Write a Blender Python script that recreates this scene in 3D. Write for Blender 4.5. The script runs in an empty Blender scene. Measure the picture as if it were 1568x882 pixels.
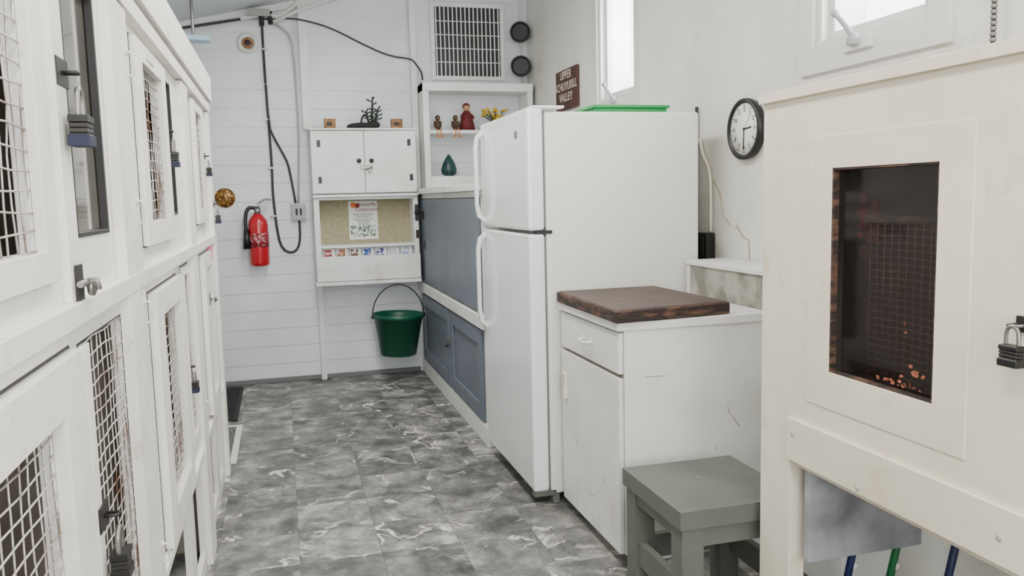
import bpy, bmesh, math, random
from mathutils import Vector, Matrix
random.seed(7)
D=bpy.data; COL=bpy.context.collection

# ---------------------------------------------------------------- materials
def lin(c):
    return tuple(((v/255)/12.92 if v/255<=0.04045 else ((v/255+0.055)/1.055)**2.4) for v in c)+(1,)
def mat(name,c,rough=0.5,metal=0,c2=None,nscale=6,lo=0.4,hi=0.7,bump=0,bscale=60,emit=0,alpha=1,coat=0,detail=4,stretch=None,c3=None,n3=3,lo3=.6,hi3=.75):
    m=D.materials.new(name); m.use_nodes=True; nt=m.node_tree; n=nt.nodes; L=nt.links
    b=n["Principled BSDF"]; b.inputs["Base Color"].default_value=lin(c)
    b.inputs["Roughness"].default_value=rough; b.inputs["Metallic"].default_value=metal
    b.inputs["Alpha"].default_value=alpha
    if coat: b.inputs["Coat Weight"].default_value=coat
    if emit:
        b.inputs["Emission Color"].default_value=lin(c); b.inputs["Emission Strength"].default_value=emit
    tc=n.new("ShaderNodeTexCoord"); src=tc.outputs["Object"]
    if stretch:
        mp=n.new("ShaderNodeMapping"); mp.inputs["Scale"].default_value=stretch; L.new(src,mp.inputs[0]); src=mp.outputs[0]
    out=None
    if c2:
        no=n.new("ShaderNodeTexNoise"); no.inputs["Scale"].default_value=nscale; no.inputs["Detail"].default_value=detail
        L.new(src,no.inputs["Vector"])
        r=n.new("ShaderNodeValToRGB"); r.color_ramp.elements[0].position=lo; r.color_ramp.elements[1].position=hi
        r.color_ramp.elements[0].color=lin(c); r.color_ramp.elements[1].color=lin(c2)
        L.new(no.outputs["Fac"],r.inputs[0]); out=r.outputs[0]
    if c3:   # grime layer
        no=n.new("ShaderNodeTexNoise"); no.inputs["Scale"].default_value=n3; no.inputs["Detail"].default_value=7; no.inputs["Roughness"].default_value=.7
        L.new(src,no.inputs["Vector"])
        mr=n.new("ShaderNodeMapRange"); mr.inputs[1].default_value=lo3; mr.inputs[2].default_value=hi3; L.new(no.outputs["Fac"],mr.inputs[0])
        mx=n.new("ShaderNodeMix"); mx.data_type='RGBA'; L.new(mr.outputs[0],mx.inputs["Factor"]); L.new(out,mx.inputs["A"]); mx.inputs["B"].default_value=lin(c3); out=mx.outputs["Result"]
    if out: L.new(out,b.inputs["Base Color"])
    if bump:
        no=n.new("ShaderNodeTexNoise"); no.inputs["Scale"].default_value=bscale; no.inputs["Detail"].default_value=3
        L.new(src,no.inputs["Vector"])
        bp=n.new("ShaderNodeBump"); bp.inputs["Strength"].default_value=bump; bp.inputs["Distance"].default_value=0.01
        L.new(no.outputs["Fac"],bp.inputs["Height"]); L.new(bp.outputs[0],b.inputs["Normal"])
    return m

def floor_mat():
    m=D.materials.new("marble_vinyl_tile"); m.use_nodes=True; nt=m.node_tree; n=nt.nodes; L=nt.links
    b=n["Principled BSDF"]; b.inputs["Roughness"].default_value=0.42
    tc=n.new("ShaderNodeTexCoord")
    def vm(op,a,bv=None):
        v=n.new("ShaderNodeVectorMath"); v.operation=op; L.new(a,v.inputs[0])
        if bv is not None:
            if isinstance(bv,tuple): v.inputs[1].default_value=bv
            else: L.new(bv,v.inputs[1])
        return v.outputs[0]
    T=0.305
    sc=vm('DIVIDE',tc.outputs["Object"],(T,T,1)); fl=vm('FLOOR',sc); fr=vm('FRACTION',sc)
    wn=n.new("ShaderNodeTexWhiteNoise"); wn.noise_dimensions='2D'; L.new(fl,wn.inputs["Vector"])
    off=vm('MULTIPLY',wn.outputs["Color"],(7,7,7))
    co=vm('ADD',tc.outputs["Object"],off)
    st=vm('MULTIPLY',co,(1.0,.9,1))
    def noise(scale,det,dist,rough=0.55):
        no=n.new("ShaderNodeTexNoise"); no.inputs["Scale"].default_value=scale; no.inputs["Detail"].default_value=det
        no.inputs["Distortion"].default_value=dist; no.inputs["Roughness"].default_value=rough; L.new(st,no.inputs["Vector"]); return no.outputs["Fac"]
    def ramp(f,els):
        r=n.new("ShaderNodeValToRGB"); cr=r.color_ramp
        while len(cr.elements)<len(els): cr.elements.new(0.5)
        for e,(p,c) in zip(cr.elements,els): e.position=p; e.color=c
        L.new(f,r.inputs[0]); return r.outputs[0]
    base=ramp(noise(6.0,7,0.25,0.68),[(0.34,lin((62,62,60))),(0.45,lin((94,94,91))),(0.55,lin((124,123,119))),(0.68,lin((172,170,164)))])
    v=noise(2.4,5,.7)
    vein=ramp(v,[(0.475,(0,0,0,1)),(0.5,(1,1,1,1)),(0.512,(0,0,0,1))])
    brr=ramp(noise(5,2,0),[(0.46,(0,0,0,1)),(0.6,(1,1,1,1))])
    mu=n.new("ShaderNodeMath"); mu.operation='MULTIPLY'; L.new(vein,mu.inputs[0]); L.new(brr,mu.inputs[1])
    mx=n.new("ShaderNodeMix"); mx.data_type='RGBA'; L.new(mu.outputs[0],mx.inputs["Factor"]); L.new(base,mx.inputs["A"]); mx.inputs["B"].default_value=lin((218,215,206))
    hs=n.new("ShaderNodeHueSaturation"); L.new(mx.outputs["Result"],hs.inputs["Color"])
    mr=n.new("ShaderNodeMapRange"); L.new(wn.outputs["Value"],mr.inputs[0]); mr.inputs[3].default_value=0.80; mr.inputs[4].default_value=1.18
    L.new(mr.outputs[0],hs.inputs["Value"])
    sx=n.new("ShaderNodeSeparateXYZ"); L.new(fr,sx.inputs[0])
    def lt(o):
        a=n.new("ShaderNodeMath"); a.operation='LESS_THAN'; L.new(o,a.inputs[0]); a.inputs[1].default_value=0.009; return a.outputs[0]
    mm=n.new("ShaderNodeMath"); mm.operation='MAXIMUM'; L.new(lt(sx.outputs[0]),mm.inputs[0]); L.new(lt(sx.outputs[1]),mm.inputs[1])
    m5=n.new("ShaderNodeMath"); m5.operation='MULTIPLY'; m5.inputs[1].default_value=0.5; L.new(mm.outputs[0],m5.inputs[0])
    m2=n.new("ShaderNodeMix"); m2.data_type='RGBA'; L.new(m5.outputs[0],m2.inputs["Factor"]); L.new(hs.outputs[0],m2.inputs["A"]); m2.inputs["B"].default_value=lin((56,56,54))
    L.new(m2.outputs["Result"],b.inputs["Base Color"])
    return m

def shiplap_mat():
    m=mat("painted_shiplap",(224,227,230),0.45,c2=(212,215,218),nscale=3); nt=m.node_tree; n=nt.nodes; L=nt.links
    b=n["Principled BSDF"]
    tc=n.new("ShaderNodeTexCoord"); s=n.new("ShaderNodeSeparateXYZ"); L.new(tc.outputs["Object"],s.inputs[0])
    d=n.new("ShaderNodeMath"); d.operation='DIVIDE'; d.inputs[1].default_value=0.135; L.new(s.outputs[2],d.inputs[0])
    f=n.new("ShaderNodeMath"); f.operation='FRACT'; L.new(d.outputs[0],f.inputs[0])
    r=n.new("ShaderNodeValToRGB"); cr=r.color_ramp
    cr.elements[0].position=0; cr.elements[0].color=(0,0,0,1); cr.elements[1].position=0.05; cr.elements[1].color=(1,1,1,1)
    L.new(f.outputs[0],r.inputs[0])
    bp=n.new("ShaderNodeBump"); bp.inputs["Strength"].default_value=0.55; bp.inputs["Distance"].default_value=0.006; L.new(r.outputs[0],bp.inputs["Height"]); L.new(bp.outputs[0],b.inputs["Normal"])
    return m

WHITE=mat("white_paint",(230,231,229),0.42,c2=(216,216,211),nscale=4,c3=(190,180,162),n3=2.5,lo3=.58,hi3=.85)
KWHITE=mat("kennel_paint",(232,229,222),0.45,c2=(208,202,190),nscale=5,lo=0.5,hi=0.85,bump=0.2,bscale=18,c3=(150,130,104),n3=9,lo3=.61,hi3=.82)
CREAM=mat("cream_paint",(232,223,204),0.4,c2=(218,207,186),nscale=2.5,lo=0.45,hi=0.8,bump=0.3,bscale=14,c3=(184,164,132),n3=4,lo3=.57,hi3=.85)
WALLR=mat("painted_masonry",(228,228,221),0.5,c2=(216,212,200),nscale=1.8,lo=0.5,hi=0.8,bump=0.6,bscale=8,c3=(192,176,144),n3=2.2,lo3=.57,hi3=.8)
CEIL=mat("ceiling_paint",(210,213,216),0.6)
FRIDGE=mat("fridge_enamel",(230,232,234),0.2,coat=0.3)
FRSIDE=mat("fridge_side_enamel",(226,224,216),0.4,bump=0.12,bscale=160)
GASK=mat("gasket_grey",(110,110,110),0.6)
BLACK=mat("black_plastic",(16,16,17),0.4)
DARK=mat("dark_iron_and_gap_shade",(40,38,37),0.5,0.3)  # iron parts, also the painted shade lines round the kennel doors
BLUE=mat("blue_grey_paint",(104,112,124),0.45,c2=(94,102,113),nscale=3,bump=0.08,bscale=30)
METAL=mat("galvanised_steel",(140,138,134),0.35,0.8)
WIRE=mat("kennel_wire",(205,200,192),0.5,0.2,c2=(110,72,50),nscale=7,lo=0.5,hi=0.66)
RWIRE=mat("rusty_wire",(138,88,64),0.7,0.1,c2=(84,54,42),nscale=9)
INNER=mat("kennel_interior",(158,151,141),0.7,c2=(100,82,66),nscale=2.5,lo=0.42,hi=0.7)
DGLASS=mat("kennel_window_glass",(104,100,92),0.1,0.0,c2=(60,53,46),nscale=3,coat=0.5)
GLASSD=mat("smoked_glass",(34,28,28),0.06,0,alpha=0.4)
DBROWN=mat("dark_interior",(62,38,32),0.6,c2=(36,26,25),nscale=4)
RUST=mat("rust_flake",(168,98,70),0.8,c2=(96,50,34),nscale=60)
TAN=mat("pinboard",(166,159,128),0.8,c2=(150,143,112),nscale=40)
PAPER=mat("paper",(232,231,225),0.7)
RED=mat("extinguisher_red",(176,12,28),0.25,coat=0.4)
RUBBER=mat("rubber_mat",(36,37,39),0.8)
SPECK=mat("speckled_mat",(50,52,54),0.8,c2=(150,150,148),nscale=90,lo=0.48,hi=0.6)
GREEN=mat("bucket_green",(4,78,56),0.4)
LGREEN=mat("lid_green",(24,140,70),0.4)
GOLD=mat("gold_metal",(178,130,60),0.4,0.5,c2=(84,56,24),nscale=70,lo=0.48,hi=0.52)
CORK=mat("cork",(160,118,76),0.8,c2=(100,70,44),nscale=60)
WOODD=mat("worn_brown_board",(80,58,47),0.5,c2=(50,36,31),nscale=7,lo=0.35,hi=0.65,bump=0.25,bscale=25,stretch=(1,3,1),c3=(116,94,76),n3=6,lo3=.62,hi3=.85)
WOODE=mat("board_edge",(96,68,50),0.7,c2=(40,28,22),nscale=14,lo=0.35,hi=0.55,bump=0.5,bscale=40,stretch=(1,1,4))
MARB=mat("backsplash_laminate",(120,116,108),0.35,c2=(176,170,158),nscale=9,lo=0.42,hi=0.65)
STOOL=mat("stool_grey_paint",(96,99,91),0.5,c2=(84,87,80),nscale=5,bump=0.15,bscale=20)
CHIP=mat("paint_chip",(160,160,150),0.6)
SIGN=mat("sign_brown",(80,44,36),0.6,c2=(62,34,28),nscale=8)
TEXTW=mat("sign_lettering",(216,204,186),0.6)
TEXTR=mat("poster_lettering",(140,50,34),0.7)
TEXTG=mat("poster_small_text",(80,80,85),0.7)
LOCKB=mat("padlock_blue",(14,22,52),0.6)
LOCKM=mat("padlock_steel",(52,50,49),0.5,0.5)
RING=mat("ring_gauge",(34,32,32),0.5)
CABLE=mat("black_cable",(46,46,48),0.6)
GCABLE=mat("grey_conduit",(166,168,168),0.5)
WCABLE=mat("white_conduit",(214,214,210),0.5)
ALU=mat("aluminium_frame",(222,221,217),0.4,0.1)
PANE=mat("window_pane",(230,240,245),0.05,alpha=0.12)
BROOMG=mat("broom_green",(14,100,54),0.4)
BROOMB=mat("broom_blue",(22,36,84),0.4)
FLOOR=floor_mat(); SHIP=shiplap_mat()
VASE=mat("vase_teal",(34,74,78),0.35,c2=(16,38,42),nscale=30)
YEL=mat("flower_yellow",(216,176,30),0.7)
LEAF=mat("leaf_dark",(34,42,32),0.7)
DRIFT=mat("driftwood",(36,32,31),0.8)
DOLL=mat("doll_red",(106,26,28),0.7,c2=(76,20,24),nscale=30)
SKIN=mat("doll_tan",(180,138,104),0.7)
ORANGE=mat("duck_feet",(214,118,40),0.6)
DUCK=mat("duck_body",(56,42,34),0.7,c2=(96,72,42),nscale=40)
GREYBLK=mat("grey_board",(158,160,166),0.7,c2=(104,104,110),nscale=6)
LEMIT=mat("added_lamp_panel",(255,250,240),0.5,emit=5)  # glowing panel of the added ceiling lamps
PINK=mat("pink_reflection",(150,26,54),0.8,c2=(90,16,34),nscale=25)  # tint of the red reflection modelled behind the crate glass
MORTAR=mat("crack_stain",(170,150,116),0.8)
SCUFF=mat("scuff_mark",(120,112,100),0.8)

# ---------------------------------------------------------------- builder
class B:
    def __init__(s,name,bevel=0,seg=2):
        s.name=name; s.bm=bmesh.new(); s.mats=[]; s.bevel=bevel; s.seg=seg
    def mi(s,m):
        if m not in s.mats: s.mats.append(m)
        return s.mats.index(m)
    def hexa(s,p,m):
        v=[s.bm.verts.new(q) for q in p]
        for f in ((0,3,2,1),(4,5,6,7),(0,1,5,4),(1,2,6,5),(2,3,7,6),(3,0,4,7)):
            fc=s.bm.faces.new([v[i] for i in f]); fc.material_index=s.mi(m)
        return s
    def box(s,x0,x1,y0,y1,z0,z1,m):
        return s.hexa([(x0,y0,z0),(x1,y0,z0),(x1,y1,z0),(x0,y1,z0),(x0,y0,z1),(x1,y0,z1),(x1,y1,z1),(x0,y1,z1)],m)
    def ring(s,c,t,up,r,n):
        t=Vector(t).normalized(); u=Vector(up)-t*Vector(up).dot(t)
        if u.length<1e-4: u=t.orthogonal()
        u.normalize(); w=t.cross(u)
        return [s.bm.verts.new(Vector(c)+(u*math.cos(2*math.pi*i/n)+w*math.sin(2*math.pi*i/n))*r) for i in range(n)]
    def skin(s,rings,m,caps=True,smooth=True):
        k=s.mi(m); n=len(rings[0])
        for a,b in zip(rings,rings[1:]):
            for i in range(n):
                f=s.bm.faces.new((a[i],a[(i+1)%n],b[(i+1)%n],b[i])); f.material_index=k; f.smooth=smooth
        if caps:
            for r in (rings[0][::-1],rings[-1]):
                f=s.bm.faces.new(r); f.material_index=k
        return s
    def cyl(s,p0,p1,r0,m,r1=None,n=20):
        r1=r0 if r1 is None else r1
        t=Vector(p1)-Vector(p0); up=t.orthogonal()
        return s.skin([s.ring(p0,t,up,r0,n),s.ring(p1,t,up,r1,n)],m)
    def tube(s,pts,r,m,n=8,smoothpts=0):
        P=[Vector(p) for p in pts]
        for _ in range(smoothpts):
            Q=[P[0]]
            for a,b in zip(P,P[1:]): Q+= [a*.75+b*.25,a*.25+b*.75]
            P=Q+[P[-1]]
        up=(P[1]-P[0]).orthogonal(); R=[]
        for i,p in enumerate(P):
            t=(P[min(i+1,len(P)-1)]-P[max(i-1,0)])
            tn=t.normalized(); u=up-tn*up.dot(tn)
            if u.length<1e-4:u=tn.orthogonal()
            up=u.normalized(); rr=r[i] if isinstance(r,list) else r
            R.append(s.ring(p,t,up,rr,n))
        return s.skin(R,m)
    def lathe(s,o,axis,prof,m,n=28):
        o=Vector(o); a=Vector(axis).normalized(); up=a.orthogonal()
        return s.skin([s.ring(o+a*h,a,up,max(r,1e-4),n) for r,h in prof],m)
    def ball(s,c,r,m,n=16):
        if not isinstance(r,tuple): r=(r,r,r)
        R=bmesh.ops.create_uvsphere(s.bm,u_segments=n,v_segments=n//2+2,radius=1)
        k=s.mi(m); fs=set()
        for v in R['verts']:
            v.co=Vector((v.co.x*r[0]+c[0],v.co.y*r[1]+c[1],v.co.z*r[2]+c[2])); fs.update(v.link_faces)
        for f in fs: f.material_index=k; f.smooth=True
        return s
    def poly(s,pts,m):
        f=s.bm.faces.new([s.bm.verts.new(p) for p in pts]); f.material_index=s.mi(m); return s
    def plate(s,ax,a0,a1,u0,u1,v0,v1,holes,m):
        us=sorted(set([u0,u1]+[h for H in holes for h in H[:2] if u0<h<u1]))
        vs=sorted(set([v0,v1]+[h for H in holes for h in H[2:] if v0<h<v1]))
        for i in range(len(us)-1):
            run=None
            for j in range(len(vs)):
                solid=False
                if j<len(vs)-1:
                    cu=(us[i]+us[i+1])/2; cv=(vs[j]+vs[j+1])/2
                    solid=not any(H[0]<cu<H[1] and H[2]<cv<H[3] for H in holes)
                if solid and run is None: run=vs[j]
                if (not solid) and run is not None:
                    if ax=='x': s.box(a0,a1,us[i],us[i+1],run,vs[j],m)
                    else: s.box(us[i],us[i+1],a0,a1,run,vs[j],m)
                    run=None
        return s
    def frame(s,ax,a0,a1,u0,u1,v0,v1,w,m):
        l,r,b,t=w if isinstance(w,tuple) else (w,)*4
        def bx(ua,ub,va,vb):
            if ub-ua<1e-5 or vb-va<1e-5: return
            if ax=='x': s.box(a0,a1,ua,ub,va,vb,m)
            else: s.box(ua,ub,a0,a1,va,vb,m)
        bx(u0,u0+l,v0,v1); bx(u1-r,u1,v0,v1); bx(u0+l,u1-r,v0,v0+b); bx(u0+l,u1-r,v1-t,v1)
        return s
    def build(s,parent=None):
        bmesh.ops.recalc_face_normals(s.bm,faces=s.bm.faces)
        me=D.meshes.new(s.name); s.bm.to_mesh(me); s.bm.free()
        for m in s.mats: me.materials.append(m)
        o=D.objects.new(s.name,me); COL.objects.link(o)
        if s.bevel:
            md=o.modifiers.new("bevel","BEVEL"); md.width=s.bevel; md.segments=s.seg; md.limit_method='ANGLE'; md.angle_limit=math.radians(50)
        if parent: o.parent=parent
        return o

def text(name,body,size,loc,rot,m,parent,align='CENTER',ext=0.0008,space=1):
    cu=D.curves.new(name,"FONT"); cu.body=body; cu.size=size; cu.align_x=align; cu.align_y='CENTER'; cu.extrude=ext; cu.space_line=space
    cu.materials.append(m); o=D.objects.new(name,cu); COL.objects.link(o); o.location=loc; o.rotation_euler=rot; o.parent=parent
    return o
R90=math.radians(90)
YB=6.34; XR=1.93; XL=-1.40; Y0=-1.6
G=.003
YG=YB-G; XG=XR-G
def cz(x): return 2.76+0.22*x

# ---------------------------------------------------------------- shell
B("floor").box(XL-.2,XR+.2,Y0-.2,YB+.2,-.1,0,FLOOR).build()
b=B("wall_back"); b.hexa([(XL-.15,YB,0),(XR+.2,YB,0),(XR+.2,YB+.15,0),(XL-.15,YB+.15,0),
   (XL-.15,YB,cz(XL-.15)),(XR+.2,YB,cz(XR+.2)),(XR+.2,YB+.15,cz(XR+.2)),(XL-.15,YB+.15,cz(XL-.15))],SHIP); b.build()
W1=(4.28,4.80,1.91,2.75); W2=(2.13,2.66,1.87,2.75)
wr=B("wall_right").plate('x',XR,XR+.2,Y0,YB,0,cz(XR),[W1,W2,(0.2,1.0,1.87,2.75),(-1.2,-.4,1.87,2.75)],WALLR).build()
b=B("crack_lines")
b.tube([(XR-.0005,3.42,1.40),(XR-.0005,3.36,1.34),(XR-.0005,3.33,1.24),(XR-.0005,3.27,1.20)],.0025,MORTAR,5)
b.tube([(XR-.0005,3.22,1.20),(XR-.0005,3.16,1.15),(XR-.0005,3.12,1.14),(XR-.0005,3.11,1.06)],.003,MORTAR,5)
b.build(wr)
B("wall_left").box(XL-.15,XL,Y0,YB,0,cz(XL),WHITE).build()
WF=(-.9,1.5,.9,2.3)
B("wall_front").plate('y',Y0-.15,Y0,XL-.15,XR+.2,0,cz(XL-.15),[WF],WHITE).build()
b=B("ceiling"); b.hexa([(XL-.15,Y0-.15,cz(XL-.15)),(XR+.2,Y0-.15,cz(XR+.2)),(XR+.2,YB+.15,cz(XR+.2)),(XL-.15,YB+.15,cz(XL-.15)),
  (XL-.15,Y0-.15,cz(XL-.15)+.1),(XR+.2,Y0-.15,cz(XR+.2)+.1),(XR+.2,YB+.15,cz(XR+.2)+.1),(XL-.15,YB+.15,cz(XL-.15)+.1)],CEIL); b.build()
B("baseboard_back",.004).box(XL,1.0,YB-.02,YB,0,.035,GASK).build()
B("trim_1",.004).box(.19,.255,YB-.045,YB,1.875,cz(.19)-.0,WHITE).build()
B("trim_2",.004).box(1.0,1.047,YB-.05,YB,1.43,cz(1.0),WHITE).build()
b=B("trim_3",.004); b.hexa([(XL,YB-.03,cz(XL)-.05),(XR,YB-.03,cz(XR)-.05),(XR,YB,cz(XR)-.05),(XL,YB,cz(XL)-.05),
  (XL,YB-.03,cz(XL)),(XR,YB-.03,cz(XR)),(XR,YB,cz(XR)),(XL,YB,cz(XL))],WHITE); b.build()

def window(i,W,handle_y):
    y0,y1,z0,z1=W
    b=B("window_%d"%i,.004)
    b.frame('x',XR-.018,XR+.01,y0-.10,y1+.10,z0-.10,z1+.08,.085,ALU)
    b.frame('x',XR-.002,XR+.08,y0-.015,y1+.015,z0-.015,z1,.03,ALU)
    b.frame('x',XR+.03,XR+.07,y0+.015,y1-.015,z0+.015,z1-.03,.03,ALU)
    b.box(XR+.048,XR+.052,y0+.045,y1-.045,z0+.045,z1-.06,PANE)
    hy=handle_y
    b.box(XR-.035,XR-.012,hy-.07,hy+.07,z0-.055,z0-.02,ALU)
    b.lathe((XR-.04,hy,z0-.03),(0,0,1),[(.022,-.01),(.024,.01),(.012,.03)],GCABLE,16)
    b.tube([(XR-.045,hy,z0-.01),(XR-.07,hy+.02,z0+.04),(XR-.075,hy+.05,z0+.07)],.009,GCABLE,8,1)
    b.ball((XR-.075,hy+.055,z0+.075),.014,GCABLE)
    return b.build()
window(1,W1,4.5); window(2,W2,2.42)
window(3,(0.2,1.0,1.87,2.75),.6); window(4,(-1.2,-.4,1.87,2.75),-.8)
b=B("window_5",.004); b.frame('y',Y0-.1,Y0+.02,WF[0],WF[1],WF[2],WF[3],.06,ALU); b.box(.27,.33,Y0-.08,Y0,WF[2]+.06,WF[3]-.06,ALU); b.build()  # unseen opening added behind the camera to let light in

# ---------------------------------------------------------------- kennels
FX=-.335; KX0=-1.38
b=B("dog_kennel_block",.003,1)
KY0,KY1=-1.2,4.30
k=1.04
def K(L): return [(a*k,c*k,1.35+(d-1.35)*k,1.35+(e-1.35)*k) for a,c,d,e in L]
up=K([(-.9,-.55,1.29,1.73),(.75,1.24,1.29,1.73),(2.22,2.57,1.31,1.70),(3.54,3.80,1.33,1.72)])
uw=K([(-.3,-.05,1.30,1.74),(1.48,1.735,1.30,1.74),(2.71,2.85,1.32,1.73),(3.92,4.00,1.33,1.73)])
lo=K([(-.9,-.5,.55,1.06),(-.2,.5,.5,1.06),(.76,1.24,.52,1.06),(1.46,1.78,.50,1.13),(2.25,2.61,.56,1.07),(2.85,2.98,.58,1.12),(3.56,3.78,.56,1.09),(3.92,4.0,.56,1.09)])
legs=[(KY0+.1,.55),(.65,1.35),(1.5,1.82),(2.12,2.72),(2.86,3.12),(3.40,3.80),(3.92,4.14)]
b.plate('x',FX-.02,FX,KY0,KY1,0,1.86,up+uw+lo+[(a,c,.06,.42) for a,c in legs],KWHITE)
b.box(KX0,KX0+.02,KY0,KY1,0,1.86,INNER)
b.box(KX0+.02,FX-.02,KY1-.02,KY1,0,1.86,KWHITE)
b.box(KX0+.02,FX-.02,KY0,KY0+.02,0,1.86,KWHITE)
for z in (.44,1.2): b.box(KX0+.02,FX-.02,KY0+.02,KY1-.02,z,z+.025,INNER)
for y in (.62,2.0,3.2): b.box(KX0+.02,FX-.02,y,y+.02,.04,1.86,INNER)
b.box(KX0,-.30,KY0,KY1+.02,1.861,1.885,KWHITE)
b.box(-.345,-.299,KY0,KY1+.06,1.845,1.965,KWHITE)
b.box(-.342,-.309,KY0,KY1+.01,1.790,1.832,KWHITE)
def kdoor(Hh,w,off=.016):
    y0,y1,z0,z1=Hh; l,r,bt,t=w
    b.frame('x',FX+.0005,FX+off,y0-l,y1+r,z0-bt,z1+t,(l,r,bt,t),KWHITE)
    g=.005
    b.frame('x',FX-.0005,FX+.001,y0-l-g,y1+r+g,z0-bt-g,z1+t+g,g,DARK)  # thin dark outline painting in the shadow gap round each door
kdoor(up[1],(.09,.07,.045,.035)); kdoor(up[2],(.09,.08,.06,.05)); kdoor(up[3],(.10,.07,.06,.04)); kdoor(up[0],(.07,.07,.045,.035))
kdoor(lo[2],(.09,.13,.06,.08),.022); kdoor(lo[3],(.04,.0,.04,.0),.010); kdoor(lo[4],(.12,.08,.07,.07),.022); kdoor(lo[5],(.04,.04,.05,.03),.010)
kdoor(lo[6],(.12,.07,.06,.06),.022); kdoor(lo[7],(.04,.03,.05,.05),.010); kdoor(lo[1],(.08,.08,.04,.08),.022)
b.box(FX,-.311,KY0,KY1,1.165,1.20,KWHITE)
b.box(FX,-.318,KY0,KY1,.425,.45,KWHITE)
b.box(FX,-.313,1.86,2.06,.0,1.785,KWHITE); b.box(FX,-.314,3.16,3.34,.0,1.785,KWHITE); b.box(FX,-.3125,4.21,KY1,.0,1.785,KWHITE)
b.box(FX,-.322,1.42,1.49,1.2,1.785,KWHITE)
for y0,y1,z0,z1 in uw:
    b.box(FX-.016,FX-.012,y0,y1,z0,z1,DGLASS)
    b.frame('x',FX-.011,FX+.003,y0,y1,z0,z1,(.006,.012,.008,.008),DARK)
ken=b.build()
w=B("wire_mesh")
for H in up+lo:
    y0,y1,z0,z1=H
    x=FX-.002; dz=.027; dy=.036
    n=max(2,int((y1-y0)/dy)); m_=int((z1-z0)/dz)
    for i in range(n+1):
        yy=y0+(y1-y0)*i/n; kk=7; ph=random.random()*6
        w.tube([(x+random.uniform(-.002,.002),yy+.003*math.sin(ph+j*1.7),z0+(z1-z0)*j/kk) for j in range(kk+1)],.0015,WIRE,5)
    for i in range(m_+1):
        zz=z0+(z1-z0)*i/m_; kk=6; ph=random.random()*6
        w.tube([(x+.003,y0+(y1-y0)*j/kk,zz+.0025*math.sin(ph+j*1.9)) for j in range(kk+1)],.0015,WIRE,5)
w.build(ken)
w=B("latch_tags",.001,1)
w.box(FX+.001,FX+.0235,3.95,3.99,1.10,1.165,mat("pink_tag",(210,120,150),.6)); w.box(FX+.016,FX+.018,2.38,2.50,1.73,1.76,mat("pale_tag",(200,214,190),.6))
w.build(ken)

def padlock(y,z,x=-.312,s=1.0,body=LOCKB,hasp=True,parent=None):
    b=B("padlock",.0015,1)
    if hasp:
        b.box(x-.003,x,y-.035*s,y+.03*s,z+.045*s,z+.085*s,LOCKM)
        b.tube([(x,y-.008,z+.065*s),(x+.02*s,y-.008,z+.065*s),(x+.02*s,y+.008,z+.065*s),(x,y+.008,z+.065*s)],.003,LOCKM,8)
    xx=x+.018*s
    b.tube([(xx,y-.015*s,z),(xx,y-.015*s,z+.03*s),(xx,y-.008*s,z+.042*s),(xx,y+.008*s,z+.042*s),(xx,y+.015*s,z+.03*s),(xx,y+.015*s,z)],.0042*s,METAL,8,1)
    for i in range(5):
        b.box(xx-.012*s,xx+.012*s,y-.022*s,y+.022*s,z-.036*s+i*.0075*s,z-.036*s+i*.0075*s+.0066*s,DARK if body is BLACK else LOCKM)
    b.box(xx-.014*s,xx+.014*s,y-.024*s,y+.024*s,z-.040*s,z-.024*s,body)
    b.box(xx-.013*s,xx+.013*s,y-.023*s,y+.023*s,z-.006*s,z+.004*s,BLACK)
    return b.build(parent)
padlock(1.47,1.49,x=-.320,s=1.1); padlock(2.80,1.51,x=-.333,s=1.05); padlock(4.00,1.51,s=.85,x=-.319); padlock(4.255,1.29,s=.9,x=-.312)
padlock(1.52,.745,x=-.322,body=BLACK,s=1.1); padlock(2.97,.74,s=.85,x=-.330)
def latch(y,z,x=-.313):
    b=B("barrel_latch",.001,1)
    b.box(x,x+.004,y-.02,y+.02,z-.03,z+.03,LOCKM)
    b.cyl((x+.010,y-.035,z),(x+.010,y+.035,z),.006,METAL,n=10)
    b.tube([(x+.010,y,z),(x+.028,y,z+.004),(x+.03,y,z-.012)],.005,METAL,8)
    b.lathe((x+.012,y+.012,z-.008),(1,0,0),[(.014,0),(.016,.008),(.008,.012)],METAL,14)
    return b.build()
latch(1.46,1.228,x=-.321); latch(3.95,.92,x=-.333)
def hook(y,z,x=-.313):
    b=B("hook_and_eye"); b.tube([(x,y,z+.03),(x+.012,y,z+.03),(x+.014,y+.01,z),(x+.01,y+.014,z-.02),(x,y+.014,z-.02)],.003,WCABLE,6,1)
    b.cyl((x-.002,y,z+.03),(x+.004,y,z+.03),.008,WCABLE,n=10); return b.build()
hook(2.03,1.33); hook(2.03,1.66); hook(2.03,1.10); hook(2.03,.52); hook(3.30,.56)

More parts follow.
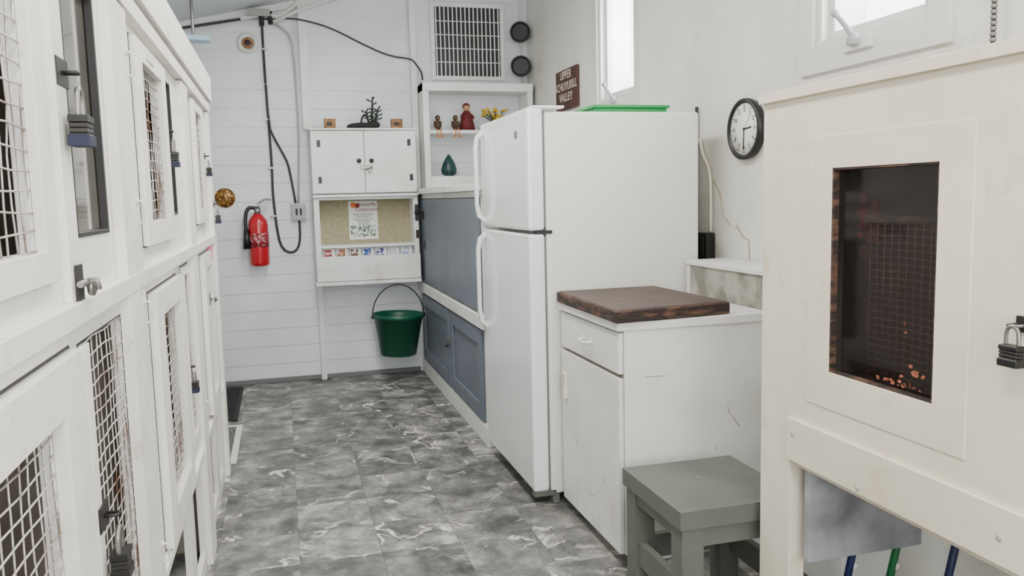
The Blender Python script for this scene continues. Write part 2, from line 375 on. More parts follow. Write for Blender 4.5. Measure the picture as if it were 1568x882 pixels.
# ---------------------------------------------------------------- refrigerator
b=B("refrigerator",.012,3)
FY0,FY1=3.29,4.11
b.box(1.075,1.79,FY0+.01,FY1,.05,1.70,FRSIDE)
b.box(.995,1.065,FY0,FY1,1.205,1.715,FRIDGE)
b.box(.995,1.065,FY0,FY1,.07,1.19,FRIDGE)
fr=b.build()
b=B("details",.003,1)
b.box(1.063,1.077,FY0+.02,FY1-.02,.08,1.18,GASK); b.box(1.063,1.077,FY0+.02,FY1-.02,1.215,1.70,GASK)
b.box(1.03,1.10,FY0+.005,FY0+.05,1.19,1.205,DARK)
b.box(1.02,1.16,FY0+.0,FY0+.06,1.712,1.722,FRIDGE)
b.box(1.0,1.10,FY0+.01,FY0+.05,.045,.07,METAL); b.box(1.09,1.12,FY0+.03,FY0+.07,0.001,.05,GASK)
b.box(1.09,1.12,FY1-.07,FY1-.03,0.001,.05,GASK);b.box(1.74,1.77,FY0+.03,FY0+.07,0.001,.05,GASK);b.box(1.74,1.77,FY1-.07,FY1-.03,0.001,.05,GASK)
b.box(1.10,1.11,FY0+.07,FY1-.07,.02,.05,DARK)
b.box(.992,.995,3.44,3.475,1.60,1.63,GASK)
b.build(fr)
b=B("handles",.004,3)
hy0,hy1=4.035,4.065
for z0,z1 in ((1.215,1.69),(.68,1.18)):
    P=[(.995,z0),(.955,z0+.035),(.945,z0+.09),(.945,z1-.09),(.955,z1-.035),(.995,z1)]
    Q=[(.997,z0+.03),(.972,z0+.05),(.963,z0+.10),(.963,z1-.10),(.972,z1-.05),(.997,z1-.03)]
    for i in range(5):
        p0,p1,q0,q1=P[i],P[i+1],Q[i],Q[i+1]
        b.hexa([(p0[0],hy0,p0[1]),(q0[0],hy0,q0[1]),(q0[0],hy1,q0[1]),(p0[0],hy1,p0[1]),
                (p1[0],hy0,p1[1]),(q1[0],hy0,q1[1]),(q1[0],hy1,q1[1]),(p1[0],hy1,p1[1])],FRIDGE)
bmesh.ops.remove_doubles(b.bm,verts=b.bm.verts,dist=.0001)
b.build(fr)
b=B("green_tray",.003); b.box(1.32,1.68,3.36,3.62,1.7225,1.735,LGREEN); b.frame('y',3.37,3.61,1.33,1.67,1.702,1.7225,.012,LGREEN); b.build()

# ---------------------------------------------------------------- blue cabinets
BX=1.02
b=B("blue_storage_cabinet",.004)
CY0=4.20
b.box(BX+.02,XG,CY0,YG,0,1.38,WHITE)
b.box(BX-.005,BX+.02,CY0,YG,0,.11,WHITE)
b.box(BX-.02,BX+.02,CY0,YG,.645,.715,WHITE)
b.box(BX-.03,XG,CY0,YG,1.385,1.425,WHITE)
b.box(BX+.0,BX+.02,CY0,YG,1.35,1.385,WHITE)
for y0,y1 in ((CY0,CY0+.05),(6.24,YG)): b.box(BX,BX+.02,y0,y1,.11,1.36,WHITE)
for y0,y1 in ((4.27,5.20),(5.215,6.22)):
    b.box(BX-.006,BX+.018,y0,y1,.73,1.345,BLUE)
for y0,y1 in ((4.29,5.16),(5.19,6.22)):
    b.box(BX+.004,BX+.018,y0,y1,.125,.63,BLUE)
    b.frame('x',BX-.01,BX+.006,y0,y1,.125,.63,.085,BLUE)
b.box(BX-.012,BX-.006,6.0,6.07,.98,1.04,DARK); b.box(BX-.012,BX-.006,6.0,6.07,1.20,1.26,DARK)
b.cyl((BX-.035,5.19,.40),(BX-.01,5.19,.40),.012,DARK,n=14)
b.box(BX-.016,BX-.01,5.16,5.22,.385,.44,METAL)
b.build()

# ---------------------------------------------------------------- cupboard unit on back wall
b=B("white_cupboard_unit",.003)
F=6.1
X0,X1=.23,.985
b.box(X0,X1,F+.02,YG,1.40,1.855,WHITE)
b.box(X0-.01,X1+.002,F-.005,YG,1.855,1.87,WHITE)
b.box(X0,.605,F,F+.018,1.405,1.85,WHITE); b.box(.609,X1,F,F+.018,1.405,1.85,WHITE)
b.box(.604,.610,F+.012,F+.02,1.405,1.85,GASK)
b.box(X0-.005,.988,F-.02,YG,1.375,1.395,WHITE)
b.box(X0,X0+.04,F+.01,YG,.75,1.375,WHITE); b.box(.95,.988,F+.01,YG,.75,1.375,WHITE)
b.box(X0+.04,.95,YB-.04,YB-.02,1.02,1.375,TAN)
b.box(X0+.04,.95,F+.01,F+.03,1.355,1.375,WHITE)
b.box(X0+.04,.95,F,YG,1.005,1.025,WHITE)
b.box(X0,.988,F-.02,F-.005,.765,.945,WHITE)
b.box(X0,.988,F-.005,YG,.76,.775,WHITE)
b.box(X0+.04,.95,F+.06,F+.07,.775,1.005,WHITE)
b.box(X0-.01,.988,F-.04,YG,.735,.76,WHITE)
b.box(.235,.275,YB-.05,YG,0,.735,WHITE)
for x,z in ((.285,1.76),(.285,1.50),(.935,1.765),(.945,1.51)):
    b.box(x-.012,x+.012,F-.006,F,z-.024,z+.024,BLACK)
for x in (.565,.655): b.lathe((x,F,1.635),(0,-1,0),[(.006,0),(.008,.012),(.017,.02),(.015,.028),(.004,.031)],BLACK,18)
b.box(.575,.665,F-.006,F-.001,1.572,1.60,METAL); b.cyl((.61,F-.012,1.575),(.66,F-.012,1.588),.006,METAL,n=10); b.box(.63,.65,F-.02,F-.006,1.55,1.575,METAL)
b.box(.962,.985,F-.004,F+.012,1.19,1.31,DARK); b.ball((.97,F-.012,1.25),.016,DARK)
b.box(.965,.985,F-.004,F+.012,1.06,1.12,DARK)
wc=b.build()
b=B("event_poster"); b.box(.49,.705,YB-.045,YB-.041,1.055,1.345,PAPER)
b.box(.50,.695,YB-.0465,YB-.045,1.075,1.16,mat("poster_grid",(226,228,224),.7,c2=(100,120,100),nscale=60,lo=.5,hi=.52))
b.ball((.525,YB-.047,1.315),(.02,.001,.022),ORANGE); b.ball((.555,YB-.047,1.31),(.018,.001,.018),TEXTR)
po=b.build()
text("title","Butterfly\nCelebration",.038,(.63,YB-.047,1.298),(R90,0,0),TEXTR,po)
text("subtitle","JOIN US FOR CRAFTS\nAND DISPLAYS",.016,(.60,YB-.047,1.235),(R90,0,0),BLACK,po)
text("body","monarchs  milkweed  garden\nnative plants  games\nopen to all ages\nfree admission",.013,(.60,YB-.047,1.19),(R90,0,0),TEXTG,po)
b=B("leaflet_row",0)
cols=[(150,60,60),(150,90,50),(110,70,50),(40,80,150),(40,50,120),(190,190,200),(150,160,200)]
for i,c in enumerate(cols):
    x=.285+i*.094; m=mat("leaflet_%d"%i,c,.6,c2=(230,230,226),nscale=50,lo=.5,hi=.6)
    b.hexa([(x,F+.0,.78),(x+.08,F+.0,.78),(x+.08,F+.003,.78),(x,F+.003,.78),(x,F+.03,1.0),(x+.08,F+.03,1.0),(x+.08,F+.033,1.0),(x,F+.033,1.0)],PAPER)
    b.hexa([(x+.006,F+.020,.945),(x+.06,F+.020,.945),(x+.06,F+.024,.945),(x+.006,F+.024,.945),(x+.006,F+.0255,.993),(x+.06,F+.0255,.993),(x+.06,F+.029,.993),(x+.006,F+.029,.993)],m)
b.build()

b=B("display_shelf",.003)
SX0,SX1=1.05,1.90; F2=6.1
b.box(SX0,SX0+.045,F2,YG,1.43,2.20,WHITE); b.box(SX1-.045,SX1,F2,YG,1.43,2.20,WHITE)
b.box(SX0,SX1,F2-.01,YG,2.14,2.20,WHITE)
b.box(SX0+.045,SX1-.045,F2,YG,1.83,1.855,WHITE)
b.box(SX0+.045,SX1-.045,F2,YG,1.43,1.515,WHITE)
b.build()
DH=mat("duck_head",(40,50,40),.5)
def duck(x):
    b=B("duck_figurine"); y=F2+.05; z=1.856
    b.ball((x,y,z+.040),(.024,.024,.040),DUCK); b.ball((x,y-.004,z+.092),(.02,.02,.02),DH); b.ball((x,y-.024,z+.088),(.009,.016,.006),ORANGE)
    b.ball((x-.022,y,z+.045),(.009,.016,.026),DUCK); b.ball((x+.022,y,z+.045),(.009,.016,.026),DUCK)
    for s in (-1,1):
        b.tube([(x+s*.01,y-.015,z+.006),(x+s*.012,F2-.015,z+.006),(x+s*.014,F2-.018,z-.045)],.0035,ORANGE,6)
        b.ball((x+s*.018,F2-.026,z-.05),(.012,.016,.006),ORANGE)
    b.build()
duck(1.165); duck(1.30)
b=B("doll_figurine"); x,y,z=1.40,6.2,1.856
b.lathe((x,y,z),(0,0,1),[(.062,0),(.056,.05),(.036,.12),(.026,.145),(.012,.152)],DOLL,20); b.ball((x,y,z+.172),.026,SKIN); b.ball((x,y+.008,z+.182),(.030,.028,.028),DOLL)
b.tube([(x-.02,y,z+.13),(x-.05,y-.02,z+.10),(x-.03,y-.045,z+.09)],.011,DOLL,8,1); b.tube([(x+.02,y,z+.13),(x+.05,y-.02,z+.10),(x+.03,y-.045,z+.09)],.011,DOLL,8,1)
b.build()
b=B("flower_bunch")
b.lathe((1.62,6.2,1.856),(0,0,1),[(.03,0),(.04,.03),(.03,.07)],CORK,16)
for i in range(40):
    a=random.uniform(0,6.28); r=random.uniform(.01,.13); h=random.uniform(.08,.17)
    p=(1.62+r*math.cos(a),6.2+.5*r*math.sin(a),1.856+h); b.tube([(1.62,6.2,1.91),p],.0025,LEAF,4); b.ball(p,(.015,.015,.008),YEL,8)
b.build()
b=B("teal_vase"); b.lathe((1.25,6.2,1.516),(0,0,1),[(.03,0),(.056,.02),(.06,.05),(.045,.10),(.022,.14),(.006,.165)],VASE); b.build()
for x in (.37,.855):
    b=B("cork_block",.003); b.box(x-.035,x+.045,F+.04,F+.10,1.8705,1.940,CORK); b.box(x-.02,x+.02,F+.039,F+.04,1.89,1.915,DARK); b.build()
b=B("driftwood_plant"); x,y,z=.64,6.18,1.8705
b.ball((x-.02,y,z+.022),(.12,.04,.024),DRIFT); b.ball((x+.05,y,z+.03),(.05,.035,.03),DRIFT); b.ball((x-.09,y,z+.016),(.055,.03,.016),DRIFT)
for (dx,hh,tx) in ((.04,.23,.012),(.06,.15,.03),(.02,.13,-.02)):
    b.tube([(x+dx,y,z+.04),(x+dx+tx*.5,y,z+hh*.6),(x+dx+tx,y,z+hh)],[.009,.008,.005],LEAF,8)
    for i in range(9):
        h=.06+i*(hh-.06)/9; a=i*2.2; l=.025+.02*random.random(); xx=x+dx+tx*h/hh
        b.tube([(xx,y,z+h),(xx+l*math.cos(a),y+l*math.sin(a)*.6,z+h+l*.5)],[.004,.006],LEAF,5)
b.tube([(x-.04,y,z+.03),(x-.03,y,z+.09),(x-.0,y-.01,z+.10)],.007,DRIFT,6,1)
b.build()

# vent
b=B("air_vent_grille",.001,1)
vx0,vx1,vz0,vz1=1.165,1.745,2.25,2.83
b.box(vx0+.03,vx1-.03,YB-.006,YG,vz0+.03,vz1-.03,BLACK)
b.frame('y',YB-.022,YG,vx0,vx1,vz0,vz1,.032,WHITE)
nx=16
for i in range(nx):
    x=vx0+.045+(vx1-vx0-.09)*i/(nx-1); b.box(x-.0045,x+.0045,YB-.014,YB-.006,vz0+.03,vz1-.03,WHITE)
for i in range(1,5):
    z=vz0+.035+(vz1-vz0-.07)*i/5; b.box(vx0+.03,vx1-.03,YB-.012,YB-.006,z-.003,z+.003,WHITE)
b.build()

for z in (2.60,2.345):
    b=B("round_speaker"); c=Vector((1.84,6.20,z)); ax=Vector((-.35,-1,0))  # round dark speaker cans on wall brackets, giving no light
    b.lathe(c,ax,[(.04,-.05),(.065,-.03),(.078,.0),(.078,.025),(.07,.03),(.068,.012)],RING,28)
    b.lathe(c,ax,[(.068,.010),(.067,.013),(.02,.006),(.001,.004)],DARK,28)
    b.tube([c-ax.normalized()*.04,(XR-.03,6.27,z+.01),(XR-.004,6.27,z+.01)],.014,DARK,10); b.cyl((XR-.012,6.27,z+.01),(XR-.003,6.27,z+.01),.04,RUST if z<2.5 else DARK)
    b.build()
b=B("conduit_pipe"); b.tube([(1.88,YB-.02,cz(1.88)-.06),(1.88,YB-.02,2.75),(1.885,YB-.02,2.24)],.010,WCABLE,10); b.build()

# ---------------------------------------------------------------- back wall left items
yw=YB-.012
b=B("fire_extinguisher"); x,y=-.165,YB-.085
b.lathe((x,y,.89),(0,0,1),[(.05,0),(.066,.008),(.070,.025),(.070,.30),(.062,.335),(.04,.365),(.022,.38),(.02,.40)],RED,32)
b.lathe((x,y,1.265),(0,0,1),[(.022,0),(.024,.04),(.016,.045)],METAL,18)
b.box(x-.018,x+.018,y-.02,y+.02,1.30,1.325,BLACK)
b.hexa([(x-.01,y-.012,1.32),(x+.09,y-.012,1.335),(x+.09,y+.012,1.335),(x-.01,y+.012,1.32),(x-.01,y-.012,1.335),(x+.09,y-.012,1.352),(x+.09,y+.012,1.352),(x-.01,y+.012,1.335)],METAL)
b.tube([(x+.0,y,1.33),(x+.05,y,1.375),(x+.10,y,1.37)],.007,METAL,8,1)
b.tube([(x-.02,y,1.31),(x-.06,y-.01,1.32),(x-.085,y-.02,1.26),(x-.085,y-.03,1.12),(x-.082,y-.03,1.06)],.013,BLACK,10,2)
b.cyl((x-.082,y-.03,1.16),(x-.080,y-.03,1.02),.018,BLACK,.032)
b.lathe((x,y,1.03),(0,0,1),[(.0706,0),(.0712,.0),(.0712,.10),(.0706,.10)],mat("extinguisher_label",(180,140,140),.5,c2=(140,24,34),nscale=50,lo=.42,hi=.5),32)
b.lathe((x-.03,y-.066,1.29),(0,-1,0),[(.012,0),(.012,.006)],PAPER,12)
b.tube([(x-.04,YG,1.22),(x-.04,y,1.22)],.006,METAL,6)
b.build()
b=B("gold_shell_ornament"); b.lathe((-.385,YG,1.39),(0,-1,0),[(.072,0.0),(.070,.010),(.055,.022),(.025,.030),(.003,.033)],GOLD,24)
b.build()
b=B("junction_box",.004); b.box(.075,.18,YB-.05,YG,1.215,1.335,GCABLE); b.box(.083,.172,YB-.054,YB-.05,1.223,1.327,GCABLE)
b.box(.105,.12,YB-.057,YB-.054,1.25,1.30,DARK); b.box(.135,.15,YB-.057,YB-.054,1.25,1.30,DARK); b.build()
b=B("cable_run")
b.tube([(-.06,yw,2.68),(-.06,yw,2.34),(-.05,yw,1.87),(-.045,yw,1.6),(-.05,yw,1.40),(-.03,yw,1.10),(-.0,yw,1.0),(.06,yw,.97),(.11,yw,1.0),(.13,yw,1.08),(.13,yw,1.21)],.009,CABLE,8,1)
b.tube([(-.06,yw-.01,2.34),(-.05,yw-.01,1.9),(-.02,yw-.01,1.82),(.04,yw-.01,1.7),(.07,yw-.01,1.63),(.09,yw-.01,1.5),(.11,yw-.01,1.34)],.008,CABLE,8,1)
b.tube([(-.05,yw-.01,2.68),(.05,yw-.01,2.62),(.14,yw-.01,2.55),(.155,yw-.01,2.34),(.16,yw-.01,1.87),(.145,yw-.01,1.6),(.13,yw-.01,1.34)],.008,GCABLE,8,1)
for z in (2.45,2.2,1.95,1.6,1.25):
    b.box(-.075,-.035,yw-.014,yw+.01,z-.006,z+.006,METAL)
b.build()
b=B("power_cord")
b.tube([(-.045,yw-.02,2.66),(.10,yw-.04,2.665),(.21,yw-.045,2.66),(.42,yw,2.62),(.66,yw,2.50),(.85,yw,2.42),(1.0,yw-.04,2.40),(1.03,yw-.055,2.37),(1.09,yw-.01,2.30),(1.09,yw-.01,2.25)],.006,CABLE,8,2)
b.tube([(1.07,yw-.005,2.225),(1.5,yw-.005,2.22),(1.86,yw-.005,2.225)],.008,GCABLE,8)
b.build()
b=B("ceiling_pipes")
yp=YB-.09
b.tube([(-1.3,yp,2.40),(-.6,yp,2.565),(-.08,yp,2.67)],.014,WCABLE,10)
b.tube([(-.95,yp-.05,2.49),(-.2,yp-.05,2.63)],.010,CABLE,10)
b.box(-.15,-.0,yp-.04,YG,2.66,2.71,METAL)
b.tube([(-.02,yp,2.68),(.06,yp,2.66),(.14,yp-.02,2.72),(.20,yp-.1,2.76)],.016,WCABLE,10,1)
b.tube([(.02,yp-.03,2.62),(.2,yp-.03,2.71),(.5,yp-.03,2.82)],.012,WCABLE,10)
b.cyl((-.06,yp,2.7),(-.06,yp,2.60),.018,DARK); b.cyl((.0,yp,2.7),(.0,yp,2.61),.016,DARK)
b.build()
b=B("lamp_socket"); b.lathe((-.165,YG,2.49),(0,-1,0),[(.072,.0),(.072,.02),(.058,.03),(.052,.03),(.048,.012),(.01,.01)],ALU,24); b.ball((-.165,YB-.02,2.49),(.040,.015,.040),CORK);  b.ball((-.165,YB-.034,2.49),(.022,.006,.022),DARK); b.build()
b=B("ceiling_light",.006); b.box(-.60,-.36,YB-.9,YB-.78,2.34,2.375,mat("pale_blue_plastic",(160,196,208),.3)); b.tube([(-.46,YB-.84,2.375),(-.46,YB-.84,2.61)],.01,METAL,8); b.lathe((-.46,YB-.84,2.61),(0,0,1),[(.05,0),(.05,.03)],ALU,20); b.build()

# bucket
b=B("green_bucket"); bx,by=.79,6.04; bz=.20; BH=.31
o=Vector((bx,by,bz)); ax=Vector((.03,0,1)).normalized()
b.lathe(o,ax,[(.125,0),(.132,.004),(.178,BH-.035),(.186,BH-.035),(.190,BH),(.184,BH),(.176,BH-.03),(.12,.012),(.01,.01)],GREEN,36)
P=[]
for i in range(13):
    t=math.pi*i/12; P.append((bx+.01-.192*math.cos(t),by,bz+BH-.02+.235*math.sin(t)))
P[6]=(bx+.01,by,.728)
b.tube(P,.0045,DARK,8,1)
for s in (-1,1): b.cyl((bx+.01+s*.178,by,bz+BH-.02),(bx+.01+s*.20,by,bz+BH-.02),.012,DARK,n=12)
b.tube([(bx+.01,by+.04,.735),(bx+.01,by+.04,.722),(bx+.01,by,.712),(bx+.01,by-.012,.72),(bx+.01,by-.012,.732)],.004,METAL,8)
b.build()

# mats
b=B("rubber_mat",.004); b.box(-.98,-.33,5.28,6.22,.001,.014,RUBBER)
for i in range(22): y=5.31+i*.0415; b.box(-.96,-.35,y,y+.02,.014,.018,RUBBER)
b.build()
b=B("entry_mat",.003); b.box(-1.1,-.325,4.38,5.10,.001,.012,SPECK); b.box(-1.1,-.29,5.10,5.125,.001,.016,ALU); b.box(-.325,-.29,4.38,5.10,.001,.016,ALU); b.build()

# ---------------------------------------------------------------- white counter
b=B("counter_cabinet",.004)
c0,c1,cy0,cy1=1.12,1.71,2.64,3.27
b.box(c0+.02,c1,cy0,cy1,.045,.872,WHITE)
b.box(c0+.06,c1,cy0+.02,cy1,0.001,.045,WHITE)
b.box(c0-.012,c1,cy0-.012,cy1,.872,.902,WHITE)
b.box(c0,c0+.018,cy0+.004,cy1-.008,.715,.862,WHITE)
b.box(c0,c0+.018,cy0+.004,cy1-.008,.05,.70,WHITE)
b.box(c0+.014,c0+.021,cy0+.006,cy1-.01,.698,.717,SCUFF)
b.tube([(c0,3.00,.79),(c0-.022,3.0,.787),(c0-.026,2.95,.785),(c0-.022,2.9,.787),(c0,2.90,.79)],.006,WHITE,8,1)
b.box(c0-.004,c0,2.99,3.02,.78,.80,WHITE)
b.frame('x',c0-.014,c0,3.19,3.225,.50,.61,.009,CREAM)
cc=b.build()
b=B("scuffs")
for (xa,za,xb,zb) in ((1.55,.56,1.56,.53),(1.565,.53,1.60,.48),(1.50,.42,1.505,.40),(1.22,.70,1.30,.697),(1.4,.30,1.44,.31)):
    b.cyl((xa,cy0,za),(xb,cy0,zb),.0012,SCUFF,n=5)
for (ya,za,yb,zb) in ((3.1,.36,3.08,.33),(2.8,.30,2.79,.27),(2.9,.18,2.95,.17)):
    b.cyl((c0,ya,za),(c0,yb,zb),.0012,SCUFF,n=5)
b.build(cc)
b=B("backsplash_panel",.003)
b.box(1.715,1.755,2.2,cy1,.905,1.035,MARB); b.box(1.705,XG,2.2,cy1,1.035,1.055,WHITE); b.box(1.712,1.76,cy1-.03,cy1+.001,.905,1.035,WHITE); b.box(1.755,XG-.01,2.2,cy1,0.001,1.035,WHITE); b.box(1.715,1.755,2.2,cy1,.001,.905,WHITE)
b.build()
b=B("wooden_board",.008)
b.hexa([(1.095,2.60,.904),(1.57,2.66,.904),(1.555,3.255,.904),(1.10,3.255,.904),(1.095,2.60,.946),(1.57,2.66,.946),(1.555,3.255,.946),(1.10,3.255,.946)],WOODE)
b.hexa([(1.10,2.605,.945),(1.565,2.665,.945),(1.55,3.25,.945),(1.105,3.25,.945),(1.105,2.61,.951),(1.56,2.67,.951),(1.545,3.245,.951),(1.11,3.245,.951)],WOODD)
b.build()

# ---------------------------------------------------------------- stool
b=B("step_stool",.008)
sx0,sx1,sy0,sy1,sz=1.065,1.47,2.07,2.49,.43
b.box(sx0,sx1,sy0,sy1,sz-.055,sz,STOOL)
for x in (sx0+.01,sx1-.08):
    for y in (sy0+.01,sy1-.08): b.box(x,x+.07,y,y+.07,0.001,sz-.055,STOOL)
for x in (sx0+.02,sx1-.045): b.box(x,x+.025,sy0+.08,sy1-.08,.12,.20,STOOL)
for x in (sx0+.015,sx1-.04): b.box(x,x+.025,sy0+.08,sy1-.08,sz-.10,sz-.055,STOOL)
b.box(sx0+.08,sx1-.08,sy0+.02,sy0+.045,sz-.12,sz-.055,STOOL); b.box(sx0+.08,sx1-.08,sy1-.045,sy1-.02,.12,.20,STOOL)
for i in range(9):
    x=random.uniform(sx0+.03,sx1-.1); y=random.uniform(sy0+.05,sy1-.05); b.ball((x,y,sz),(random.uniform(.0015,.003),random.uniform(.002,.004),.0006),CHIP,6)
b.build()

# ---------------------------------------------------------------- right crate
RX=1.30
b=B("animal_crate",.004)
ry0,ry1=.55,2.03
hole=(1.39,1.73,.895,1.40)
b.plate('x',RX,RX+.02,ry0,ry1,.62,1.585,[hole],CREAM)
b.box(RX,RX+.05,1.89,ry1,0,.62,CREAM)
b.box(RX,RX+.05,ry0,ry0+.1,0,.62,CREAM)
b.frame('x',RX-.003,RX,1.30,1.82,.80,1.48,(.09,.09,.095,.08),CREAM)
b.box(RX-.012,RX,ry0,1.89,.625,.74,CREAM)
b.box(RX+.02,XG,ry1-.02,ry1,.55,1.585,CREAM); b.box(RX+.02,XG,ry0,ry0+.02,.62,1.585,CREAM)
b.box(RX+.02,XG,ry0+.02,ry1-.02,.60,.62,CREAM)
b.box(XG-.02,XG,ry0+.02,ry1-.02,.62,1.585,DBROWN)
b.box(RX-.015,XG,ry0,ry1+.005,1.585,1.612,CREAM)
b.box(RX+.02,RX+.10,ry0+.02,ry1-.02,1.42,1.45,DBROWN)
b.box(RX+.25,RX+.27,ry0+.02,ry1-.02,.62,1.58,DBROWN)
b.frame('x',RX-.001,RX+.016,1.39,1.73,.895,1.40,.005,WOODE)
b.box(RX+.016,RX+.019,1.39,1.73,.895,1.40,GLASSD)
b.box(RX+.02,1.69,1.83,1.85,.347,.60,GREYBLK)
for y,z in ((1.86,.70),(1.60,.64),(1.2,.68)): b.ball((RX-.013,y,z),(.003,.007,.007),GCABLE,8)
cr=b.build()
w=B("wire_mesh")
for i in range(12):
    y=1.40+i*.024; w.tube([(RX+.06,y,.89),(RX+.062,y+.003,1.1),(RX+.06,y,1.27)],.0016,RWIRE,5)
for i in range(24):
    z=.89+i*.0165; w.tube([(RX+.063,1.40,z),(RX+.065,1.55,z+.003),(RX+.063,1.665,z)],.0016,RWIRE,5)
w.box(RX+.055,RX+.07,1.38,1.68,1.268,1.285,WOODE)
w.build(cr)
w=B("rust_flakes")
def flake(y,z,r):
    k=random.randint(7,10); w.poly([(RX+.0157,y+r*random.uniform(.3,1.3)*math.cos(2*math.pi*i/k),z+r*random.uniform(.25,.8)*math.sin(2*math.pi*i/k)) for i in range(k)],RUST)
for i in range(16):
    y=1.44+abs(random.gauss(0,.07)); z=.908+abs(random.gauss(0,.006)); flake(min(y,1.70),z,random.uniform(.003,.010))
for (y,z,r) in ((1.455,.945,.015),(1.47,.958,.009),(1.437,.94,.011),(1.49,1.03,.007),(1.495,1.05,.005),(1.50,.93,.008)): flake(y,z,r)
w.build(cr)
b=B("pink_reflection")  # small blobs painting in a red reflection on the crate pane
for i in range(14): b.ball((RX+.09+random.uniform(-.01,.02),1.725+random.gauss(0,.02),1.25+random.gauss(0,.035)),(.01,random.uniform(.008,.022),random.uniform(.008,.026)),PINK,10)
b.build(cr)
padlock(1.175,1.055,x=RX-.045,body=BLACK,s=.9,hasp=False,parent=cr)
b=B("hasp"); b.box(RX-.006,RX,1.10,1.19,1.08,1.11,DARK); b.tube([(RX,1.165,1.095),(RX-.03,1.165,1.095),(RX-.03,1.185,1.095),(RX,1.185,1.095)],.003,METAL,8); b.build(cr)
def broom(xa,xb,y,m):
    b=B("broom"); b.tube([(xa+.015,y,.05),(xb,y,.53)],.011,m,12); b.cyl((xa+.07,y,.245),(xa+.075,y,.262),.0118,PAPER,n=12)
    b.hexa([(xa-.05,y-.018,.001),(xa+.05,y-.018,.001),(xa+.05,y+.018,.001),(xa-.05,y+.018,.001),(xa-.03,y-.014,.08),(xa+.04,y-.014,.08),(xa+.04,y+.014,.08),(xa-.03,y+.014,.08)],m); b.build()
broom(1.49,1.61,1.95,BROOMB); broom(1.60,1.73,1.91,BROOMG); broom(1.66,1.79,1.77,BROOMB)

# ---------------------------------------------------------------- right wall items
b=B("analog_clock"); c=(XG,3.12,1.61)
b.lathe(c,(-1,0,0),[(.124,.0),(.128,.012),(.128,.03),(.122,.034),(.113,.034),(.110,.022),(.002,.021)],BLACK,48)
b.lathe(c,(-1,0,0),[(.1095,.0215),(.1095,.023),(.001,.0232)],PAPER,48)
XC=XG-.0238
for i in range(12):
    a=i*math.pi/6; b.cyl((XC,3.12+.10*math.sin(a),1.61+.10*math.cos(a)),(XC,3.12+.092*math.sin(a),1.61+.092*math.cos(a)),.0018,BLACK,n=6)
def hand(deg,l,r):
    a=math.radians(deg); b.cyl((XC-.002,3.12,1.61),(XC-.002,3.12-l*math.sin(a),1.61+l*math.cos(a)),r,BLACK,n=6)
hand(85,.055,.003); hand(182,.085,.002); hand(40,.09,.001)
b.ball((XC-.003,3.12,1.61),(.003,.006,.006),BLACK,8)
ck=b.build()
for i in range(1,13):
    a=math.radians(i*30); text("numeral_%d"%i,str(i),.024,(XC-.0007,3.12-.079*math.sin(a),1.61+.079*math.cos(a)),(R90,0,-R90),BLACK,ck,ext=.0002)
b=B("wooden_sign",.003); b.box(XR-.022,XG,5.16,5.58,1.93,2.20,SIGN); sg=b.build()
text("lettering","UPPER\nSCHUYLKILL\nVALLEY",.078,(XR-.024,5.37,2.085),(R90,0,-R90),TEXTW,sg,space=.95)
b=B("power_outlet",.003); b.box(XR-.05,XG,3.40,3.52,1.03,1.16,DARK); b.box(XR-.055,XR-.05,3.42,3.50,1.05,1.14,BLACK); b.build()
b=B("power_cable"); b.tube([(XR-.012,3.53,1.60),(XR-.012,3.50,1.52),(XR-.012,3.44,1.46),(XR-.014,3.42,1.36),(XR-.014,3.42,1.165)],.008,CREAM,8,2)
b.tube([(XR-.012,3.56,1.75),(XR-.012,3.56,1.17)],.008,CABLE,8); b.build()
b=B("bead_chain"); b.tube([(XR-.03,1.86,2.6),(XR-.03,1.86,1.7)],.006,DARK,8)
for i in range(60): b.ball((XR-.03,1.86,1.70+i*.015),.009,METAL,6)
b.build()

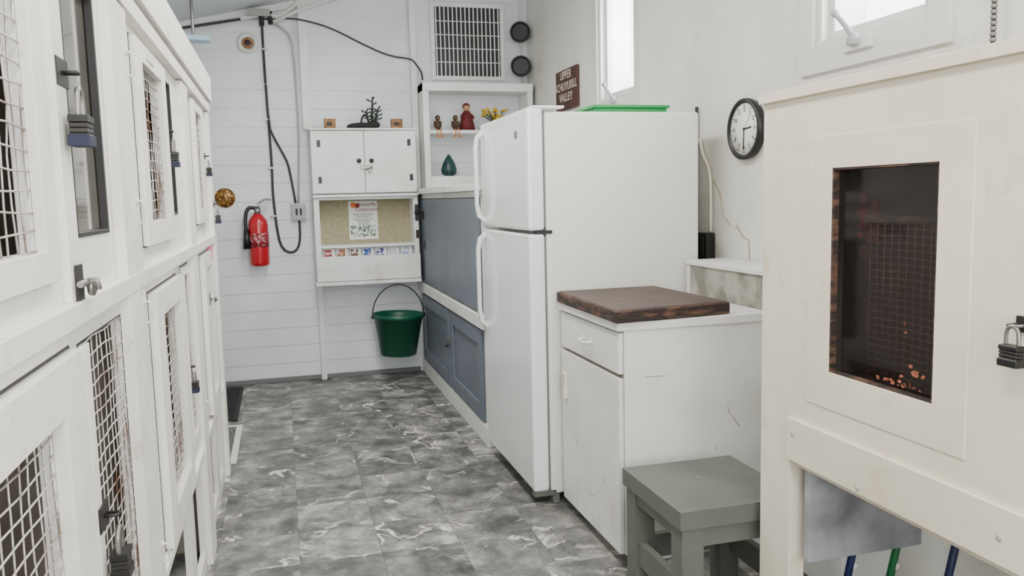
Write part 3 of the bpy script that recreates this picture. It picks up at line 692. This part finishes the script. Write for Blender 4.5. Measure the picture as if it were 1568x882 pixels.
# ---------------------------------------------------------------- lights (ceiling lamps and rear light are added)
def added_lamp(y,e,x=.35):  # unseen ceiling lamps, added to brighten the aisle
    zc=cz(x)-.13
    b=B("added_ceiling_lamp",.005); b.box(x-.15,x+.15,y-.6,y+.6,zc,zc+.06,ALU); b.box(x-.13,x+.13,y-.58,y+.58,zc-.012,zc,LEMIT)
    for s in (-.4,.4): b.tube([(x,y+s,zc+.06),(x,y+s,cz(x)-.005)],.006,METAL,6)
    b.build()
    l=D.lights.new("added_lamp_light","AREA"); l.shape='RECTANGLE'; l.size=.4; l.size_y=1.2; l.energy=e; l.color=(1,.975,.94)
    o=D.objects.new("added_lamp_light",l); COL.objects.link(o); o.location=(x,y,zc-.03)
added_lamp(0.6,27); added_lamp(2.7,29); added_lamp(4.35,28)
l=D.lights.new("added_rear_light","AREA"); l.shape='RECTANGLE'; l.size=2.3; l.size_y=1.3; l.energy=58; l.color=(1,.97,.93)  # unseen area light added behind the camera as soft fill
o=D.objects.new("added_rear_light",l); COL.objects.link(o); o.location=(.3,Y0-.2,1.6); o.rotation_euler=(R90,0,0)
for i,(W,e) in enumerate(((W1,24),(W2,24))):
    l=D.lights.new("skylight_%d"%i,"AREA"); l.shape='RECTANGLE'; l.size=.5; l.size_y=.8; l.energy=e; l.color=(.88,.94,1)
    o=D.objects.new("skylight_%d"%i,l); COL.objects.link(o); o.location=(XR+.25,(W[0]+W[1])/2,(W[2]+W[3])/2); o.rotation_euler=(0,R90,0)
wd=D.worlds.new("sky"); bpy.context.scene.world=wd; wd.use_nodes=True
bg=wd.node_tree.nodes["Background"]; bg.inputs[0].default_value=(.93,.97,1,1); bg.inputs[1].default_value=8

# ---------------------------------------------------------------- camera
yaw,pitch,roll,f=0.27142647,0.11101508,-0.02407685,1255.5
fwd=Vector((math.sin(yaw)*math.cos(pitch),math.cos(yaw)*math.cos(pitch),-math.sin(pitch)))
rt=Vector((math.cos(yaw),-math.sin(yaw),0)); upv=rt.cross(fwd)
r2=rt*math.cos(roll)+upv*math.sin(roll); u2=-rt*math.sin(roll)+upv*math.cos(roll)
cd=D.cameras.new("camera"); cd.sensor_width=36; cd.lens=f/1568*36; cd.clip_start=.02
co=D.objects.new("camera",cd); COL.objects.link(co)
M=Matrix((r2,u2,-fwd)).transposed().to_4x4(); M.translation=Vector((0,0,1.35)); co.matrix_world=M
bpy.context.scene.camera=co
